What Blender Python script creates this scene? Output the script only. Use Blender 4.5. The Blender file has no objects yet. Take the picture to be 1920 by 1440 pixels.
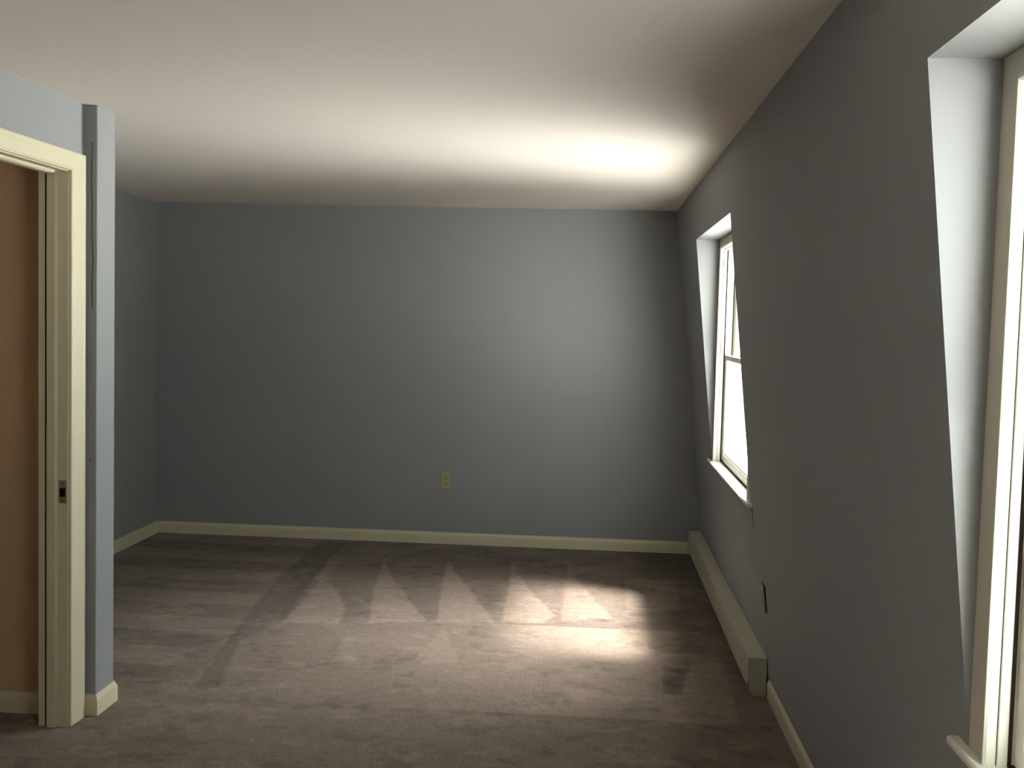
import bpy, bmesh, math, random
import numpy as np
from mathutils import Matrix, Vector

S = bpy.context.scene
COL = S.collection
random.seed(4)

# ------------------------------------------------------------------ camera
cam_data = bpy.data.cameras.new('camera')
cam = bpy.data.objects.new('camera', cam_data)
COL.objects.link(cam)
S.camera = cam
cam_data.sensor_width = 36.0
cam_data.lens = 2006.7 / 1920 * 36.0
cam_data.clip_start = 0.05
CAM_R = Matrix(((0.99702898, -0.03002548, 0.07093442),
                (0.07256036, 0.05705859, -0.99573054),
                (0.02584987, 0.99791923, 0.05906772)))
cam.matrix_world = Matrix.Translation((0, 0, 1.6118)) @ CAM_R.to_4x4()

# ------------------------------------------------------------------ exposure
S.view_settings.view_transform = 'Standard'
S.view_settings.look = 'None'
S.view_settings.gamma = 1.0
S.view_settings.use_curve_mapping = False
S.view_settings.exposure = 0.0
S.cycles.max_bounces = 16
S.cycles.diffuse_bounces = 12
S.cycles.transparent_max_bounces = 16
S.cycles.sample_clamp_indirect = 6.0
S.cycles.use_denoising = True

# ------------------------------------------------------------------ sky: bright high up, trees at the horizon, pale sunlit ground below
W = bpy.data.worlds.new('sky')
S.world = W
W.use_nodes = True
nt = W.node_tree
nt.nodes.clear()
w_out = nt.nodes.new('ShaderNodeOutputWorld')
w_bg = nt.nodes.new('ShaderNodeBackground')
w_tc = nt.nodes.new('ShaderNodeTexCoord')
w_sep = nt.nodes.new('ShaderNodeSeparateXYZ')
w_map = nt.nodes.new('ShaderNodeMapRange')
w_map.inputs['From Min'].default_value = -1
w_map.inputs['From Max'].default_value = 1
w_ramp = nt.nodes.new('ShaderNodeValToRGB')
SKY_STRENGTH = 62.0
els = [(-1.0, (.34, .325, .31)), (-0.72, (.46, .435, .415)), (-0.48, (.50, .48, .46)), (-0.22, (.98, .945, .91)), (0.0, (.38, .395, .39)),
       (0.40, (.26, .275, .28)), (0.80, (.34, .36, .385)), (1.0, (.36, .385, .42))]
cr = w_ramp.color_ramp
while len(cr.elements) < len(els):
    cr.elements.new(0.5)
for e, (z, c) in zip(cr.elements, els):
    e.position = (z + 1) / 2
    e.color = (*c, 1)
nt.links.new(w_tc.outputs['Generated'], w_sep.inputs[0])
nt.links.new(w_sep.outputs['Z'], w_map.inputs['Value'])
nt.links.new(w_map.outputs[0], w_ramp.inputs[0])
# open, brighter sky on one side of the house, trees on the other
w_side = nt.nodes.new('ShaderNodeMapRange')
w_side.inputs['From Min'].default_value = -1
w_side.inputs['From Max'].default_value = 1
w_az = nt.nodes.new('ShaderNodeValToRGB')
AZ = [(-1.0, .72), (-.88, .64), (-.72, .30), (-.45, .06), (-.1, .22), (.22, .60), (.5, .95), (1.0, .9)]
while len(w_az.color_ramp.elements) < len(AZ):
    w_az.color_ramp.elements.new(0.5)
for e, (y, v) in zip(w_az.color_ramp.elements, AZ):
    e.position = (y + 1) / 2
    e.color = (v, v, v, 1)
nt.links.new(w_sep.outputs['Y'], w_side.inputs['Value'])
nt.links.new(w_side.outputs[0], w_az.inputs[0])
w_mul = nt.nodes.new('ShaderNodeMix')
w_mul.data_type = 'RGBA'
w_mul.blend_type = 'MULTIPLY'
w_mul.inputs[0].default_value = 1.0
nt.links.new(w_ramp.outputs[0], w_mul.inputs[6])
nt.links.new(w_az.outputs[0], w_mul.inputs[7])
nt.links.new(w_mul.outputs[2], w_bg.inputs['Color'])
w_bg.inputs['Strength'].default_value = SKY_STRENGTH
nt.links.new(w_bg.outputs[0], w_out.inputs['Surface'])


def lamp(name, kind, energy, color, loc=(0, 0, 0), direction=None, **kw):
    d = bpy.data.lights.new(name, kind)
    d.energy = energy
    d.color = color
    for k, v in kw.items():
        setattr(d, k, v)
    o = bpy.data.objects.new(name, d)
    COL.objects.link(o)
    o.location = loc
    if direction is not None:
        o.rotation_euler = Vector(direction).to_track_quat('-Z', 'Y').to_euler()
    return o


# hazy sun high over the window side of the house
SUN_EL = math.radians(61)
lamp('sun', 'SUN', 34.0, (1.0, .93, .93), (6, 5, 8),
     (-math.cos(SUN_EL), 0.10, -math.sin(SUN_EL)), angle=math.radians(13))
lamp('sun_haze', 'SUN', 27.0, (1.0, .93, .92), (6, 5, 7), (-.62, -.10, -.78), angle=math.radians(48))
# light bounced up from the sunlit ground below the windows
lamp('ground_glow', 'SUN', 0.8, (1.0, .96, .93), (4, 4, -3), (-.46, .10, .88), angle=math.radians(38))

# ------------------------------------------------------------------ measures
H = 2.40                     # ceiling
D = 7.557                    # back wall
XL = -3.113                  # left wall of the alcove
XD0, XD1 = -2.082, -1.968    # wall with the doorway
XS = -1.919                  # end of the partition
PY0, PY1 = 4.054, 4.214      # partition
YR = -1.7                    # wall behind the camera
XT, K = 0.5796, 0.10617      # sloping window wall: x = XT + K (H - z)
XW = 0.748                   # plane the windows sit in
XO = 0.92                    # outer skin
SILL = 0.82
OPEN_TOP = 2.118
WIN = [(4.870, 6.402), (0.535, 2.067)]      # openings in the sloping wall (far, near)
DOOR = (3.105, 3.918)


def xr(z):
    return XT + K * (H - z)


# ------------------------------------------------------------------ materials
def mat(name, base, rough=0.6, noise=0.0, nscale=6.0, bump=0.0, bscale=200.0, metallic=0.0, spec=0.4):
    m = bpy.data.materials.new(name)
    m.use_nodes = True
    t = m.node_tree
    b = t.nodes['Principled BSDF']
    b.inputs['Roughness'].default_value = rough
    b.inputs['Metallic'].default_value = metallic
    b.inputs['Specular IOR Level'].default_value = spec
    tc = t.nodes.new('ShaderNodeTexCoord')
    n = t.nodes.new('ShaderNodeTexNoise')
    n.inputs['Scale'].default_value = nscale
    n.inputs['Detail'].default_value = 4
    t.links.new(tc.outputs['Object'], n.inputs['Vector'])
    mx = t.nodes.new('ShaderNodeMix')
    mx.data_type = 'RGBA'
    lo = [c * (1 - noise) for c in base]
    hi = [min(1, c * (1 + noise)) for c in base]
    mx.inputs[6].default_value = (*lo, 1)
    mx.inputs[7].default_value = (*hi, 1)
    t.links.new(n.outputs['Fac'], mx.inputs[0])
    t.links.new(mx.outputs[2], b.inputs['Base Color'])
    if bump:
        n2 = t.nodes.new('ShaderNodeTexNoise')
        n2.inputs['Scale'].default_value = bscale
        n2.inputs['Detail'].default_value = 3
        t.links.new(tc.outputs['Object'], n2.inputs['Vector'])
        bp = t.nodes.new('ShaderNodeBump')
        bp.inputs['Strength'].default_value = bump
        bp.inputs['Distance'].default_value = 0.002
        t.links.new(n2.outputs['Fac'], bp.inputs['Height'])
        t.links.new(bp.outputs['Normal'], b.inputs['Normal'])
    return m


WALL = mat('blue_grey_wall_paint', (.288, .298, .305), .75, .02, 3, .12, 160, spec=.25)
CEIL = mat('ceiling_paint', (.84, .785, .72), .85, .012, 2, .15, 120, spec=.2)
TRIM = mat('cream_trim_paint', (.64, .59, .425), .42, .03, 10, spec=.4)
WTRIM = mat('cream_window_paint', (.80, .78, .67), .40, .02, 10, spec=.4)
CASE = mat('cream_board_paint', (.62, .57, .46), .5, .02, 8, spec=.3)
HALL = mat('tan_hall_wall_paint', (.52, .37, .23), .75, .03, 3, .1, 160, spec=.2)
HEAT = mat('heater_enamel', (.50, .48, .38), .45, .03, 12, spec=.4)
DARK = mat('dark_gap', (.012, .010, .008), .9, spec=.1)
IVORY = mat('ivory_plastic', (.40, .355, .215), .4, .02, 20, spec=.4)
GREYP = mat('painted_plate', (.30, .275, .25), .5, .02, 20, spec=.3)
STEEL = mat('worn_strike_metal', (.36, .31, .22), .45, .1, 60, metallic=.6)
EXT = mat('outside_shingle', (.30, .28, .25), .9, .1, 6)
CRACKM = mat('old_caulk_crack', (.05, .035, .025), .9, .2, 90)

GLASS = bpy.data.materials.new('window_glass')
GLASS.use_nodes = True
t = GLASS.node_tree
t.nodes.clear()
o_ = t.nodes.new('ShaderNodeOutputMaterial')
mx_ = t.nodes.new('ShaderNodeMixShader')
tr_ = t.nodes.new('ShaderNodeBsdfTransparent')
gl_ = t.nodes.new('ShaderNodeBsdfGlossy')
gl_.inputs['Roughness'].default_value = 0.02
tr_.inputs['Color'].default_value = (.95, .97, .96, 1)
mx_.inputs[0].default_value = .04
t.links.new(tr_.outputs[0], mx_.inputs[1])
t.links.new(gl_.outputs[0], mx_.inputs[2])
t.links.new(mx_.outputs[0], o_.inputs['Surface'])


# ------------------------------------------------------------------ helpers
def obj(name, bm, material, parent=None, loc=None, bevel=0.0, smooth=False, segs=2):
    bmesh.ops.recalc_face_normals(bm, faces=bm.faces)
    me = bpy.data.meshes.new(name)
    bm.to_mesh(me)
    bm.free()
    mats = material if isinstance(material, (list, tuple)) else [material]
    for m in mats:
        me.materials.append(m)
    if smooth:
        for p in me.polygons:
            p.use_smooth = True
    o = bpy.data.objects.new(name, me)
    COL.objects.link(o)
    if parent is not None:
        o.parent = parent
    if loc is not None:
        o.location = loc
    if bevel:
        b = o.modifiers.new('bevel', 'BEVEL')
        b.width = bevel
        b.segments = segs
        b.limit_method = 'ANGLE'
        b.angle_limit = math.radians(40)
    return o


def struct(name, bm, material, **kw):
    o = obj(name, bm, material, **kw)
    if o.parent is None:
        o['kind'] = 'structure'
    return o


def empty(name, loc=(0, 0, 0)):
    o = bpy.data.objects.new(name, None)
    o.empty_display_size = .1
    COL.objects.link(o)
    o.location = loc
    return o


def box(bm, x0, x1, y0, y1, z0, z1, mi=0):
    v = [bm.verts.new((x, y, z)) for x in (x0, x1) for y in (y0, y1) for z in (z0, z1)]
    for f in ((0, 1, 3, 2), (4, 6, 7, 5), (0, 4, 5, 1), (2, 3, 7, 6), (0, 2, 6, 4), (1, 5, 7, 3)):
        bm.faces.new([v[i] for i in f]).material_index = mi


def quad(bm, *pts, mi=0):
    f = bm.faces.new([bm.verts.new(p) for p in pts])
    f.material_index = mi
    return f


def prism(bm, prof, axis, a, b, mi=0):
    """closed 2-D profile run along an axis: 'y' -> (x,z), 'x' -> (y,z), 'z' -> (x,y)"""
    def P(p, t):
        return {'y': (p[0], t, p[1]), 'x': (t, p[0], p[1]), 'z': (p[0], p[1], t)}[axis]
    A = [bm.verts.new(P(p, a)) for p in prof]
    B = [bm.verts.new(P(p, b)) for p in prof]
    n = len(prof)
    bm.faces.new(A).material_index = mi
    bm.faces.new(B[::-1]).material_index = mi
    for i in range(n):
        bm.faces.new([A[i], A[(i + 1) % n], B[(i + 1) % n], B[i]]).material_index = mi


def sweep(bm, path, prof):
    """profile (offset to the left of travel, height) along a plan path, mitred at corners"""
    pts = [Vector((p[0], p[1], 0)) for p in path]
    rings = []
    for i, p in enumerate(pts):
        ds = []
        if i > 0:
            ds.append((pts[i] - pts[i - 1]).normalized())
        if i < len(pts) - 1:
            ds.append((pts[i + 1] - pts[i]).normalized())
        ns = [Vector((-q.y, q.x, 0)) for q in ds]
        if len(ns) == 2:
            m = (ns[0] + ns[1]).normalized()
            m = m / max(.2, m.dot(ns[0]))
        else:
            m = ns[0]
        rings.append([bm.verts.new(p + m * u + Vector((0, 0, z))) for u, z in prof])
    n = len(prof)
    bm.faces.new(rings[0])
    bm.faces.new(rings[-1][::-1])
    for a, b in zip(rings[:-1], rings[1:]):
        for j in range(n):
            bm.faces.new([a[j], a[(j + 1) % n], b[(j + 1) % n], b[j]])


def ring_frame(bm, prof, y0, y1, z0, z1, x):
    """moulding round a rectangle in a plane of constant x; prof = (inset from the edge, offset in x)"""
    rings = []
    for (cy, cz, sy, sz) in ((y0, z0, 1, 1), (y1, z0, -1, 1), (y1, z1, -1, -1), (y0, z1, 1, -1)):
        rings.append([bm.verts.new((x + v, cy + sy * u, cz + sz * u)) for u, v in prof])
    n = len(prof)
    for i in range(4):
        a, b = rings[i], rings[(i + 1) % 4]
        for j in range(n):
            bm.faces.new([a[j], a[(j + 1) % n], b[(j + 1) % n], b[j]])


def tube(bm, pts, r, n=10):
    rings = []
    for i, p in enumerate(pts):
        p = Vector(p)
        a = Vector(pts[max(0, i - 1)])
        b = Vector(pts[min(len(pts) - 1, i + 1)])
        d = (b - a).normalized()
        u = d.orthogonal().normalized()
        w = d.cross(u)
        rings.append([bm.verts.new(p + (u * math.cos(2 * math.pi * k / n) + w * math.sin(2 * math.pi * k / n)) * r)
                      for k in range(n)])
    for a, b in zip(rings[:-1], rings[1:]):
        for k in range(n):
            bm.faces.new([a[k], a[(k + 1) % n], b[(k + 1) % n], b[k]])
    bm.faces.new(rings[0][::-1])
    bm.faces.new(rings[-1])


# ------------------------------------------------------------------ floor: brown carpet with vacuum marks in the pile
LIGHT = [
    [(-1.603, 6.419), (-1.57, 5.855), (-1.558, 5.426), (-1.267, 5.453), (-1.3, 5.731), (-1.426, 6.096)],
    [(-1.690, 7.054), (-1.592, 6.945), (-1.564, 6.465), (-1.54, 6.328), (-1.631, 6.347)],
    [(-1.331, 7.043), (-1.207, 6.576), (-1.017, 6.081), (-0.821, 5.577), (-1.118, 5.498), (-1.24, 6.256)],
    [(-0.9, 7.092), (-0.827, 6.747), (-0.639, 6.196), (-0.458, 5.617), (-0.767, 5.566), (-0.874, 6.636)],
    [(-0.477, 7.124), (-0.4, 6.679), (-0.287, 6.257), (-0.146, 5.815), (-0.197, 5.649), (-0.421, 5.612), (-0.44, 6.268)],
    [(-0.101, 7.244), (-0.015, 6.608), (0.082, 6.149), (0.176, 5.794), (-0.104, 5.695), (-0.107, 6.288)],
    [(0.274, 6.759), (0.587, 6.716), (0.57, 6.001), (0.248, 5.947)],
    [(-1.197, 5.396), (-1.023, 4.814), (-1.162, 4.848)],
    [(-0.72, 5.513), (-0.565, 4.94), (-0.712, 4.87), (-0.781, 4.907)],
    [(0.548, 5.236), (0.695, 5.199), (0.652, 4.321), (0.349, 4.308), (0.337, 4.634), (0.453, 4.637)],
]
STRENGTH = [.9, .55, 1.0, 1.0, .9, .62, .55, .35, .4, .5]
DARKP = [
    ([(-1.869, 7.466), (-1.876, 6.482), (-1.77, 5.401), (-1.659, 4.408), (-1.548, 4.424), (-1.68, 5.104), (-1.567, 5.424),
      (-1.583, 5.683), (-1.618, 6.1), (-1.692, 7.058), (-1.682, 7.447)], .45),
    ([(0.392, 5.007), (0.487, 4.982), (0.453, 4.637), (0.372, 4.639)], .5),
]


def inside(px, py, poly):
    r = np.zeros(px.shape, bool)
    n = len(poly)
    for i in range(n):
        x0, y0 = poly[i]
        x1, y1 = poly[(i + 1) % n]
        if y0 == y1:
            continue
        c = ((y0 > py) != (y1 > py)) & (px < (x1 - x0) * (py - y0) / (y1 - y0) + x0)
        r ^= c
    return r


def soft(px, py, poly, wob):
    """coverage of a polygon with slightly ragged edges"""
    a = np.zeros(px.shape)
    for dx, dy in ((0, 0), (.006, 0), (-.006, 0), (0, .012), (0, -.012)):
        a += inside(px + dx + wob[0], py + dy + wob[1], poly)
    return a / 5


xs = np.concatenate([[XL - .2, XL - .05], np.arange(XL, .86, .012), [.94]])
ys = np.concatenate([[YR - .1, 0, 2.0, 3.0], np.arange(3.6, D + .02, .014), [D + .05]])
GX, GY = np.meshgrid(xs, ys, indexing='ij')
rng = np.random.default_rng(3)


def vnoise(px, py, sx, sy, seed):
    g = np.random.default_rng(seed).random((400, 400))
    u, v = px / sx + 150, py / sy + 50
    iu, iv = np.floor(u).astype(int), np.floor(v).astype(int)
    fu, fv = u - iu, v - iv
    fu = fu * fu * (3 - 2 * fu)
    fv = fv * fv * (3 - 2 * fv)
    iu %= 399
    iv %= 399
    return (g[iu, iv] * (1 - fu) + g[iu + 1, iv] * fu) * (1 - fv) + (g[iu, iv + 1] * (1 - fu) + g[iu + 1, iv + 1] * fu) * fv


wob = ((vnoise(GX, GY, .03, .05, 1) - .5) * .018, (vnoise(GX, GY, .03, .05, 2) - .5) * .03)
nap_and_glow = np.full(GX.shape, .39)
nap_and_glow -= .16 / (1 + np.exp(-(GX - .36) / .04))  # carpet tone drops in a strip along the window wall
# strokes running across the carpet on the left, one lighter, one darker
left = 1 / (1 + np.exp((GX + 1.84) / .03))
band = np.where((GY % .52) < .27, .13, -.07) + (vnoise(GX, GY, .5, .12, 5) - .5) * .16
nap_and_glow += left * band
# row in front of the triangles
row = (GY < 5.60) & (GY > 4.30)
nap_and_glow += np.where(row & (GX > -1.7), .10, 0)
nap_and_glow += np.where(GY < 4.26 + wob[1] * 2 , .07, 0)
nap_and_glow += .14 * np.exp(-((GX - .0) / .45) ** 2) * row  # adds brightness of the sunlit pool to the carpet colour
nap_and_glow += np.where((GY > 5.60) & (GX > -1.7), -.04 - .10 * np.clip((GY - 6.7) / .6, 0, 1), 0)
for poly, s in zip(LIGHT, STRENGTH):
    a = soft(GX, GY, poly, wob)
    nap_and_glow += a * s * .36
for poly, s in DARKP:
    nap_and_glow -= soft(GX, GY, poly, wob) * s * .45
# scuffs and footprints: flat patches of pile leaning another way
scuff = vnoise(GX, GY, .16, .10, 7) * .6 + vnoise(GX, GY, .05, .035, 8) * .4
nap_and_glow += np.clip((scuff - .60) * 7, -0, 1) * .16 * (1 - np.clip(nap_and_glow - .6, 0, .4) * 2)
scuff2 = vnoise(GX, GY, .13, .08, 17) * .6 + vnoise(GX, GY, .04, .03, 18) * .4
nap_and_glow -= np.clip((scuff2 - .62) * 7, 0, 1) * .16
nap_and_glow += (vnoise(GX, GY, .6, .4, 9) - .5) * .12
nap_and_glow = np.clip(nap_and_glow, 0, 1)

nx, ny = GX.shape
verts = np.stack([GX, GY, np.zeros_like(GX)], -1).reshape(-1, 3)
idx = np.arange(nx * ny).reshape(nx, ny)
faces = np.stack([idx[:-1, :-1], idx[1:, :-1], idx[1:, 1:], idx[:-1, 1:]], -1).reshape(-1, 4)
me = bpy.data.meshes.new('floor')
me.from_pydata(verts.tolist(), [], faces.tolist())
at = me.attributes.new('nap_and_glow', 'FLOAT', 'POINT')
at.data.foreach_set('value', nap_and_glow.reshape(-1).astype(np.float32))
floor = bpy.data.objects.new('floor', me)
COL.objects.link(floor)
floor['kind'] = 'structure'

CARPET = bpy.data.materials.new('brown_carpet')
CARPET.use_nodes = True
t = CARPET.node_tree
b = t.nodes['Principled BSDF']
b.inputs['Roughness'].default_value = .95
b.inputs['Specular IOR Level'].default_value = .1
b.inputs['Sheen Weight'].default_value = .15
b.inputs['Sheen Roughness'].default_value = .5
av = t.nodes.new('ShaderNodeAttribute')
av.attribute_name = 'nap_and_glow'
tc = t.nodes.new('ShaderNodeTexCoord')
fine = t.nodes.new('ShaderNodeTexNoise')
fine.inputs['Scale'].default_value = 115
fine.inputs['Detail'].default_value = 4
fine.inputs['Roughness'].default_value = .7
t.links.new(tc.outputs['Object'], fine.inputs['Vector'])
med = t.nodes.new('ShaderNodeTexNoise')
med.inputs['Scale'].default_value = 22
med.inputs['Detail'].default_value = 5
t.links.new(tc.outputs['Object'], med.inputs['Vector'])
cm = t.nodes.new('ShaderNodeMix')
cm.data_type = 'RGBA'
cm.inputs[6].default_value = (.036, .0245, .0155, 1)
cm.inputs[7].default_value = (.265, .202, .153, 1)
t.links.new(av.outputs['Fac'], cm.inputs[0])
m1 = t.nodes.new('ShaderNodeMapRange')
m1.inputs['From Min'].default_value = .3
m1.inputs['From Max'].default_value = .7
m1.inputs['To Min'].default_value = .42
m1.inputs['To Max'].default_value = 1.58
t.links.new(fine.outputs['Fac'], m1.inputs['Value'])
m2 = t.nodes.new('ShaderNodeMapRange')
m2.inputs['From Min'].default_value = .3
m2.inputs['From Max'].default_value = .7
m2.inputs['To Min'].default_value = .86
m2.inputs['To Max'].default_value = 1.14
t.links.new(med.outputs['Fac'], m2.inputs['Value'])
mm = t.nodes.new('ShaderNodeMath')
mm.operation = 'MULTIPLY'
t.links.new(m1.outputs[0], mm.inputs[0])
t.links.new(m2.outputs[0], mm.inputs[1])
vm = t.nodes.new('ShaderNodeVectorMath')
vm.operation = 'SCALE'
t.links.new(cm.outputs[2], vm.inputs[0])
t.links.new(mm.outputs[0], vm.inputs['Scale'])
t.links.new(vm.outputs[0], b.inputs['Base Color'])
bp = t.nodes.new('ShaderNodeBump')
bp.inputs['Strength'].default_value = .6
bp.inputs['Distance'].default_value = .006
t.links.new(fine.outputs['Fac'], bp.inputs['Height'])
t.links.new(bp.outputs['Normal'], b.inputs['Normal'])
me.materials.append(CARPET)

# ------------------------------------------------------------------ ceiling and walls
bm = bmesh.new()
box(bm, XL - .2, XO + .02, YR - .1, D + .1, H, H + .08)
struct('ceiling', bm, CEIL)

bm = bmesh.new()
box(bm, XL - .2, XO + .02, D, D + .1, -.05, H)
struct('wall_back', bm, WALL)

bm = bmesh.new()
box(bm, XL - .1, XL, PY1 - .08, D, -.05, H)
struct('wall_left', bm, WALL)

bm = bmesh.new()
box(bm, XD0 - .0, XO, YR - .1, YR, -.05, H)
struct('wall_rear', bm, WALL)

# partition stub: painted blue towards the room, tan towards the hall
bm = bmesh.new()
box(bm, XL - .1, XS, PY0, PY1, -.05, H)
for f in bm.faces:
    f.material_index = 0
part = struct('wall_partition', bm, [WALL], bevel=.004)
# short ragged cracks in the old paint of the narrow face
for pts in ([(-1.938, 2.26), (-1.9395, 2.20), (-1.941, 2.12), (-1.9375, 2.03), (-1.939, 1.93), (-1.934, 1.80), (-1.9375, 1.72), (-1.936, 1.62)],
            [(-1.944, 1.03), (-1.942, 1.018)]):
    bm = bmesh.new()
    tube(bm, [(x, PY0 - .0002, z) for x, z in pts], .0017, 6)
    obj('crack', bm, CRACKM, part)

# wall with the doorway
HEAD = 2.128
bm = bmesh.new()
ro = .018
box(bm, XD0, XD1, DOOR[1] + ro, PY0, -.05, H)
box(bm, XD0, XD1, DOOR[0] - ro, DOOR[1] + ro, HEAD + ro, H)
box(bm, XD0, XD1, YR, DOOR[0] - ro, -.05, H)
struct('wall_door', bm, WALL)

# hall behind the doorway
bm = bmesh.new()
box(bm, XL - .1, XD0, PY0 - .012, PY0, -.05, H)
box(bm, XL - .12, XL, YR - .1, PY0 - .012, -.05, H)
box(bm, XL, XD0, YR - .1, YR, -.05, H)
struct('wall_hall', bm, HALL)

# sloping window wall with recesses
bm = bmesh.new()


def R3(y, z):
    return (xr(z), y, z)


yc = [YR - .05, WIN[1][0], WIN[1][1], WIN[0][0], WIN[0][1], D + .05]
for i in range(5):
    ya, yb = yc[i], yc[i + 1]
    if i in (1, 3):
        quad(bm, R3(ya, OPEN_TOP), R3(yb, OPEN_TOP), R3(yb, H + .02), R3(ya, H + .02))
        quad(bm, R3(ya, -.05), R3(yb, -.05), R3(yb, SILL - .016), R3(ya, SILL - .016))
        for yy in (ya, yb):
            quad(bm, R3(yy, SILL - .016), R3(yy, OPEN_TOP), (XW + .03, yy, OPEN_TOP), (XW + .03, yy, SILL - .016))
        quad(bm, R3(ya, OPEN_TOP), R3(yb, OPEN_TOP), (XW + .03, yb, OPEN_TOP), (XW + .03, ya, OPEN_TOP))
    else:
        zs = [-.05, SILL - .016, OPEN_TOP, H + .02]
        for z0, z1 in zip(zs[:-1], zs[1:]):
            quad(bm, R3(ya, z0), R3(yb, z0), R3(yb, z1), R3(ya, z1))
bmesh.ops.remove_doubles(bm, verts=bm.verts, dist=1e-5)
wall_right = struct('wall_right', bm, WALL)

# glazed opening inside each recess
G_IN = .087                                   # width of the flat board round the window
G_TOP = 2.062
GLZ0 = SILL


def gl(w):
    return (w[0] + G_IN, w[1] - G_IN, GLZ0, G_TOP)


# outer skin of the house on the window side
bm = bmesh.new()
yc2 = [YR - .1, gl(WIN[1])[0] - .01, gl(WIN[1])[1] + .01, gl(WIN[0])[0] - .01, gl(WIN[0])[1] + .01, D + .1]
for i in range(5):
    ya, yb = yc2[i], yc2[i + 1]
    if i in (1, 3):
        box(bm, XO - .03, XO, ya, yb, G_TOP + .01, H + .08)
        box(bm, XO - .03, XO, ya, yb, -.08, SILL - .03)
    else:
        box(bm, XO - .03, XO, ya, yb, -.08, H + .08)
struct('wall_outside', bm, EXT)


# ------------------------------------------------------------------ windows
def sash(name, parent, x0, y0, y1, z0, z1, top, bot, lock=None):
    st = .040
    t_ = .030
    bm = bmesh.new()
    # stiles with an inner glazing bead, rails between
    for a, s in ((y0, 1), (y1, -1)):
        prof = [(x0, a), (x0, a + s * st), (x0 + .006, a + s * (st + .008)), (x0 + t_, a + s * (st + .008)), (x0 + t_, a)]
        prism(bm, prof, 'z', z0, z1)
    box(bm, x0 + .0005, x0 + t_, y0 + st, y1 - st, z0, z0 + bot)
    box(bm, x0 + .006, x0 + t_, y0 + st, y1 - st, z0 + bot, z0 + bot + .008)
    box(bm, x0 + .0005, x0 + t_, y0 + st, y1 - st, z1 - top, z1)
    o = obj(name, bm, WTRIM, parent, bevel=.0012)
    bm = bmesh.new()
    xg = x0 + .016
    box(bm, xg, xg + .004, y0 + st + .004, y1 - st - .004, z0 + bot + .004, z1 - top - .001)
    obj('glass', bm, GLASS, o)
    return o


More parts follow.
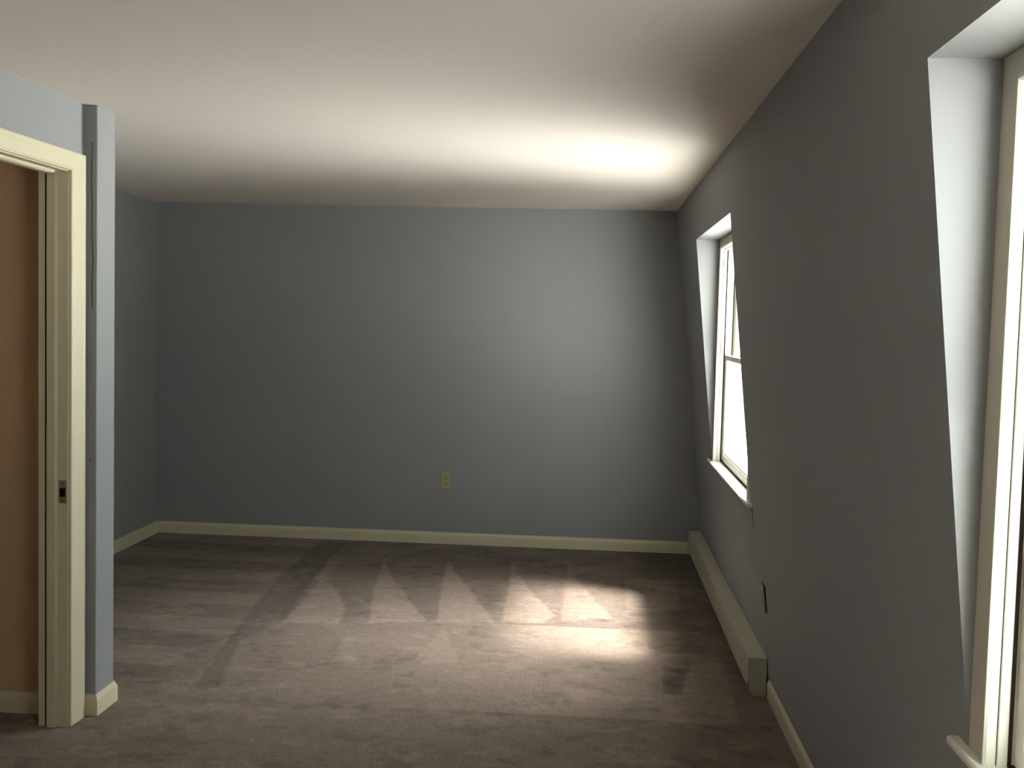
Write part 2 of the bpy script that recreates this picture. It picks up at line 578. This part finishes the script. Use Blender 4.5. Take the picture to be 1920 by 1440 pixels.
def window(name, w, tag):
    root = empty(name, (XW, (w[0] + w[1]) / 2, SILL))
    root['kind'] = 'structure'
    off = Vector(root.location)

    def put(n, bm, m, **kw):
        bmesh.ops.translate(bm, verts=bm.verts, vec=-off)
        return obj(n, bm, m, root, **kw)
    y0, y1, z0, z1 = gl(w)
    # flat cream board between the recess sides and the frame
    bm = bmesh.new()
    for a, b_ in ((w[0], y0), (y1, w[1])):
        box(bm, XW, XO - .03, a, b_, SILL, OPEN_TOP)
    box(bm, XW, XO - .03, y0, y1, z1, OPEN_TOP)
    put('casing', bm, CASE)
    # stepped frame: narrow lip, jamb face, stop, outer track
    bm = bmesh.new()
    prof = [(-.010, -.004), (.000, -.006), (.004, -.001), (.005, .016), (.009, .018), (.010, .033), (.0105, .036), (.0105, .175), (-.010, .175)]
    rings = []
    for (cy, cz, sy, sz) in ((y0, SILL, 1, 0), (y0, z1, 1, -1), (y1, z1, -1, -1), (y1, SILL, -1, 0)):
        rings.append([bm.verts.new((XW + v, cy + sy * u, cz + sz * u)) for u, v in prof])
    n = len(prof)
    for a, b_ in zip(rings[:-1], rings[1:]):
        for j in range(n):
            bm.faces.new([a[j], a[(j + 1) % n], b_[(j + 1) % n], b_[j]])
    bm.faces.new(rings[0])
    bm.faces.new(rings[-1][::-1])
    put('window_frame', bm, WTRIM)
    # tracks: narrow upright ribs either side for the upper sash
    bm = bmesh.new()
    for a, s in ((y0, 1), (y1, -1)):
        for xx in (.083, .118):
            lo, hi = sorted((a + s * .010, a + s * .020))
            box(bm, XW + xx, XW + xx + .004, lo, hi, SILL + .02, z1 - .01)
    put('sash_track', bm, WTRIM)
    # outer sill below the sash
    bm = bmesh.new()
    box(bm, XW + .032, XO + .03, y0, y1, SILL - .06, SILL + .002)
    put('outer_sill', bm, WTRIM)
    # dark weather strip in the joint between frame and sashes
    bm = bmesh.new()
    for a, s in ((y0, 1), (y1, -1)):
        lo_, hi_ = sorted((a + s * .010, a + s * .0150))
        for xa in (.0345, .0775):
            box(bm, XW + xa, XW + xa + .0055, lo_, hi_, SILL + .003, z1 - .012)
        lo_, hi_ = sorted((a + s * .004, a + s * .0062))
        box(bm, XW + .0155, XW + .0175, lo_, hi_, SILL + .003, z1 - .006)
    box(bm, XW + .036, XW + .044, y0 + .015, y1 - .015, SILL + .001, SILL + .0085)
    put('weather_strip', bm, DARK)
    # sashes
    mid = 1.443
    lo = sash('lower_sash', root, XW + .044, y0 + .013, y1 - .013, SILL + .008, mid, .028, .042)
    up = sash('upper_sash', root, XW + .088, y0 + .011, y1 - .011, mid - .024, z1 - .010, .038, .026)
    for s in (lo, up):
        s.location = -off
    yc_ = (y0 + y1) / 2
    bm = bmesh.new()
    box(bm, XW + .048, XW + .070, yc_ - .03, yc_ + .03, mid, mid + .007)
    tube(bm, [(XW + .059, yc_, mid + .006), (XW + .059, yc_, mid + .016)], .009, 12)
    box(bm, XW + .036, XW + .064, yc_ - .006, yc_ + .006, mid + .012, mid + .018)
    put('sash_lock', bm, WTRIM, bevel=.0015)
    # inside sill with rounded nose and horns
    bm = bmesh.new()
    zt, zb, nose = SILL, SILL - .018, XW - .024
    prof = [(nose + .004, zb), (nose, zb + .005), (nose, zt - .005), (nose + .004, zt)]
    hy0, hy1 = w[0] - .055, w[1] + .055
    # front strip with horns
    prism(bm, prof + [(XW + .001, zt), (XW + .001, zb)], 'y', hy0, hy1)
    box(bm, XW + .001, XW + .038, w[0] + .001, w[1] - .001, zb, zt)
    put('window_sill', bm, WTRIM, bevel=.0015)
    return root


w_far = window('window_1', WIN[0], 'far')
w_near = window('window_2', WIN[1], 'near')

# thin apron lines and the crack below the far sill
bm = bmesh.new()
cr_pts = [(4.830, .800), (4.825, .786), (4.830, .765), (4.815, .740), (4.812, .716)]
rad = [.013, .010, .006, .005, .002]
prev = None
for (y, z), r in zip(cr_pts, rad):
    x = xr(z) - .0012
    ring = [bm.verts.new((x, y - r, z)), bm.verts.new((x, y + r, z)), bm.verts.new((x + .002, y + r, z)), bm.verts.new((x + .002, y - r, z))]
    if prev:
        for j in range(4):
            bm.faces.new([prev[j], prev[(j + 1) % 4], ring[(j + 1) % 4], ring[j]])
    else:
        bm.faces.new(ring)
    prev = ring
bm.faces.new(prev[::-1])
obj('crack', bm, CRACKM, wall_right)

# ------------------------------------------------------------------ door frame
door = empty('door_1', (XD1, DOOR[1], 0))
door['kind'] = 'structure'
doff = Vector(door.location)


def dput(n, bm, m, **kw):
    bmesh.ops.translate(bm, verts=bm.verts, vec=-doff)
    return obj(n, bm, m, door, **kw)


Y0, Y1 = DOOR
bm = bmesh.new()
# casing round the opening on the room side (u = outward from the opening, v = thickness)
prof = [(.006, .0), (.006, .010), (.009, .013), (.016, .013), (.019, .010), (.024, .0115), (.075, .0150), (.098, .0155), (.106, .017), (.1145, .015), (.1165, .0)]
rings = []
for (cy, cz, sy, sz) in ((Y1, 0, 1, 0), (Y1, HEAD, 1, .655), (Y0, HEAD, -1, .655), (Y0, 0, -1, 0)):
    rings.append([bm.verts.new((XD1 + v, cy + sy * u, cz + sz * u)) for u, v in prof])
n = len(prof)
for a, b_ in zip(rings[:-1], rings[1:]):
    for j in range(n):
        bm.faces.new([a[j], a[(j + 1) % n], b_[(j + 1) % n], b_[j]])
bm.faces.new(rings[0])
bm.faces.new(rings[-1][::-1])
dput('casing', bm, TRIM)
bm = bmesh.new()
box(bm, XD0, XD1 + .001, Y1, Y1 + ro, 0, HEAD)
box(bm, XD0, XD1 + .001, Y0 - ro, Y0, 0, HEAD)
box(bm, XD0, XD1 + .001, Y0 - ro, Y1 + ro, HEAD, HEAD + ro)
dput('jamb', bm, TRIM)
bm = bmesh.new()
sx0, sx1 = -2.043, -2.006
for (yy, s) in ((Y1, -1), (Y0, 1)):
    p = [(sx0, yy), (sx0, yy + s * .012), (sx1 - .007, yy + s * .012), (sx1, yy + s * .006), (sx1, yy)]
    prism(bm, p, 'z', 0, HEAD)
prism(bm, [(sx0, HEAD), (sx0, HEAD - .012), (sx1 - .007, HEAD - .012), (sx1, HEAD - .006), (sx1, HEAD)], 'y', Y0 + .012, Y1 - .012)
dput('door_stop', bm, TRIM)
# dark joint beside the stop
bm = bmesh.new()
box(bm, -2.0555, -2.0510, Y1 - .0012, Y1, 0, HEAD)
dput('joint', bm, DARK)
bm = bmesh.new()
box(bm, -2.001, -1.970, Y1 - .0025, Y1, .872, .960)
sp = dput('strike_plate', bm, STEEL, bevel=.001)
sp['label'] = 'worn metal strike plate with a dark latch hole'
bm = bmesh.new()
box(bm, -1.997, -1.975, Y1 - .0035, Y1 - .0010, .897, .930)
o = dput('latch_hole', bm, DARK)
o.parent = sp
o.location = (0, 0, 0)
bm = bmesh.new()
for zz in (.884, .948):
    tube(bm, [(-1.986, Y1 - .0034, zz), (-1.986, Y1 - .001, zz)], .0035, 10)
o = dput('screw', bm, CRACKM)
o.parent = sp
o.location = (0, 0, 0)

# ------------------------------------------------------------------ baseboards
BB = [(0, 0), (.013, 0), (.013, .060), (.0115, .063), (.0115, .067), (.006, .075), (.004, .084), (0, .084)]


def baseboard(name, path, m=TRIM):
    bm = bmesh.new()
    sweep(bm, path, BB)
    return struct(name, bm, m)


baseboard('baseboard_back', [(.815, D), (XL + .013, D)])
baseboard('baseboard_left', [(XL, D), (XL, PY1)])
baseboard('baseboard_partition', [(XL, PY1), (XS, PY1), (XS, PY0), (XD1 - .0, PY0)])
baseboard('baseboard_right', [(.830, YR), (.830, 4.655)])
baseboard('baseboard_hall', [(XD0 - .001, PY0 - .012), (XL, PY0 - .012)])
baseboard('baseboard_door', [(XD1, Y0 - .12), (XD1, YR)])

# ------------------------------------------------------------------ baseboard heater
HY0, HY1 = 4.662, D - .016
hb = xr(.168) - .0005
hf = hb - .0805
ht = .168
heater = empty('baseboard_heater', ((hb + hf) / 2, (HY0 + HY1) / 2, 0))
heater['label'] = 'long cream metal baseboard heater on the carpet below the far window'
heater['category'] = 'heater'
hoff = Vector(heater.location)


def hput(n, bm, m, **kw):
    bmesh.ops.translate(bm, verts=bm.verts, vec=-hoff)
    return obj(n, bm, m, heater, **kw)


bm = bmesh.new()
# back plate and curled top
prism(bm, [(hb, .0), (hb, ht), (hf + .002, ht - .001), (hf, ht - .003), (hf, ht - .012), (hf + .002, ht - .012), (hf + .003, ht - .004),
           (hb - .002, ht - .003), (hb - .002, .0)], 'y', HY0 + .004, HY1 - .004)
hput('back_panel', bm, HEAT)
bm = bmesh.new()
box(bm, hf - .0012, hf + .002, HY0 - .0006, HY0 + .031, .026, .062)
hput('cover_joint', bm, DARK)
bm = bmesh.new()
# front cover: sloping slightly outwards to the bottom, open slot along the floor
prism(bm, [(hf + .0075, ht - .019), (hf + .010, ht - .017), (hf + .0050, .032), (hf + .014, .024), (hf + .013, .021), (hf + .0025, .030)], 'y', HY0 + .028, HY1 - .028)
hput('front_cover', bm, HEAT)
for ya, yb in ((HY0, HY0 + .030), (HY1 - .030, HY1)):
    bm = bmesh.new()
    prism(bm, [(hb + .0003, ht + .0008), (hf - .0010, ht + .0008), (hf - .0015, .024), (hf + .028, .001), (hb, .001)], 'y', ya, yb)
    hput('end_cap', bm, HEAT, bevel=.002)
bm = bmesh.new()
tube(bm, [(hf + .045, HY0 + .03, .065), (hf + .045, HY1 - .03, .065)], .011, 12)
hput('heating_pipe', bm, STEEL)
bm = bmesh.new()
for i in range(140):
    y = HY0 + .08 + i * (HY1 - HY0 - .16) / 139
    box(bm, hf + .02, hf + .068, y, y + .0012, .04, .10)
o = hput('heating_fins', bm, STEEL)
o['kind'] = 'stuff'
bm = bmesh.new()
tube(bm, [(hf + .005, HY0 - .0014, .095), (hf + .005, HY0 + .002, .095)], .003, 10)
hput('screw', bm, STEEL)


# ------------------------------------------------------------------ outlets
def rounded(w, h, r, n=5):
    pts = []
    for cx, cz, a0 in ((w / 2 - r, h / 2 - r, 0), (-w / 2 + r, h / 2 - r, 90), (-w / 2 + r, -h / 2 + r, 180), (w / 2 - r, -h / 2 + r, 270)):
        for k in range(n + 1):
            a = math.radians(a0 + 90 * k / n)
            pts.append((cx + r * math.cos(a), cz + r * math.sin(a)))
    return pts


def recept(bm, cz, w=.031, h=.027):
    """rounded outlet face standing 1 mm proud"""
    pts = [(x, z + cz) for x, z in rounded(w, h, .0105, 5)]
    prism(bm, pts, 'x', 0, 1)


def plate(name, label, cat, m, width=.073, height=.117, depth=.009):
    """cover plate in the xz plane facing -y, then placed by its Empty"""
    root = empty(name)
    root['label'] = label
    root['category'] = cat
    bm = bmesh.new()
    o = [bm.verts.new((x, 0, z)) for x, z in rounded(width, height, .004)]
    i1 = [bm.verts.new((x, -depth * .55, z)) for x, z in rounded(width, height, .004)]
    i2 = [bm.verts.new((x, -depth, z)) for x, z in rounded(width - .008, height - .008, .003)]
    n = len(o)
    for a, b_ in ((o, i1), (i1, i2)):
        for k in range(n):
            bm.faces.new([a[k], a[(k + 1) % n], b_[(k + 1) % n], b_[k]])
    bm.faces.new(i2)
    bm.faces.new(o[::-1])
    obj('cover_plate', bm, m, root)
    for cz in (.0195, -.0195):
        bm = bmesh.new()
        pts = [(x, z + cz) for x, z in rounded(.034, .029, .011)]
        A = [bm.verts.new((x, -depth + .0002, z)) for x, z in pts]
        B = [bm.verts.new((x, -depth - .0016, z)) for x, z in pts]
        for k in range(len(A)):
            bm.faces.new([A[k], A[(k + 1) % len(A)], B[(k + 1) % len(A)], B[k]])
        bm.faces.new(B)
        bm.faces.new(A[::-1])
        rc = obj('socket', bm, m, root)
        bm = bmesh.new()
        for sx, hh in ((-.0066, .0085), (.0066, .0100)):
            box(bm, sx - .0018, sx + .0018, -depth - .0019, -depth, cz - .004 - hh / 2, cz - .004 + hh / 2)
        tube(bm, [(0, -depth - .0019, cz + .007), (0, -depth, cz + .0075)], .0030, 12)
        obj('slots', bm, DARK, rc)
    bm = bmesh.new()
    tube(bm, [(0, -depth - .001, 0), (0, -depth, 0)], .0028, 12)
    obj('screw', bm, m, root)
    return root


o1 = plate('wall_outlet', 'ivory double outlet low on the dark blue back wall, seen head-on', 'outlet', IVORY)
o1.location = (-.997, D, .457)
o2 = plate('wall_outlet', 'outlet plate on the window wall above the near end of the heater, seen edge-on', 'outlet', GREYP,
           depth=.0065)
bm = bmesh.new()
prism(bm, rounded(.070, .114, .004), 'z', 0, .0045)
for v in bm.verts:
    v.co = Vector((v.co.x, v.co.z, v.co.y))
obj('gap_shade', bm, DARK, o2)  # solid dark block added to paint the shade behind the lifted plate
# on the sloping wall, facing the room
zc = .447
nrm = Vector((-1, 0, -K)).normalized()
o2.matrix_world = Matrix.Translation((xr(zc) - .0046, 4.622, zc)) @ Matrix((
    (0, -nrm.x, K / math.hypot(1, K) * -1),
    (-1, 0, 0),
    (0, -nrm.z, 1 / math.hypot(1, K)))).to_4x4()

# ------------------------------------------------------------------ lamps indoors
# warm ceiling light of the hall behind the doorway
lamp('hall_lamp', 'POINT', 2.0, (1.0, .80, .56), (-2.62, 2.6, 2.25), shadow_soft_size=.12)
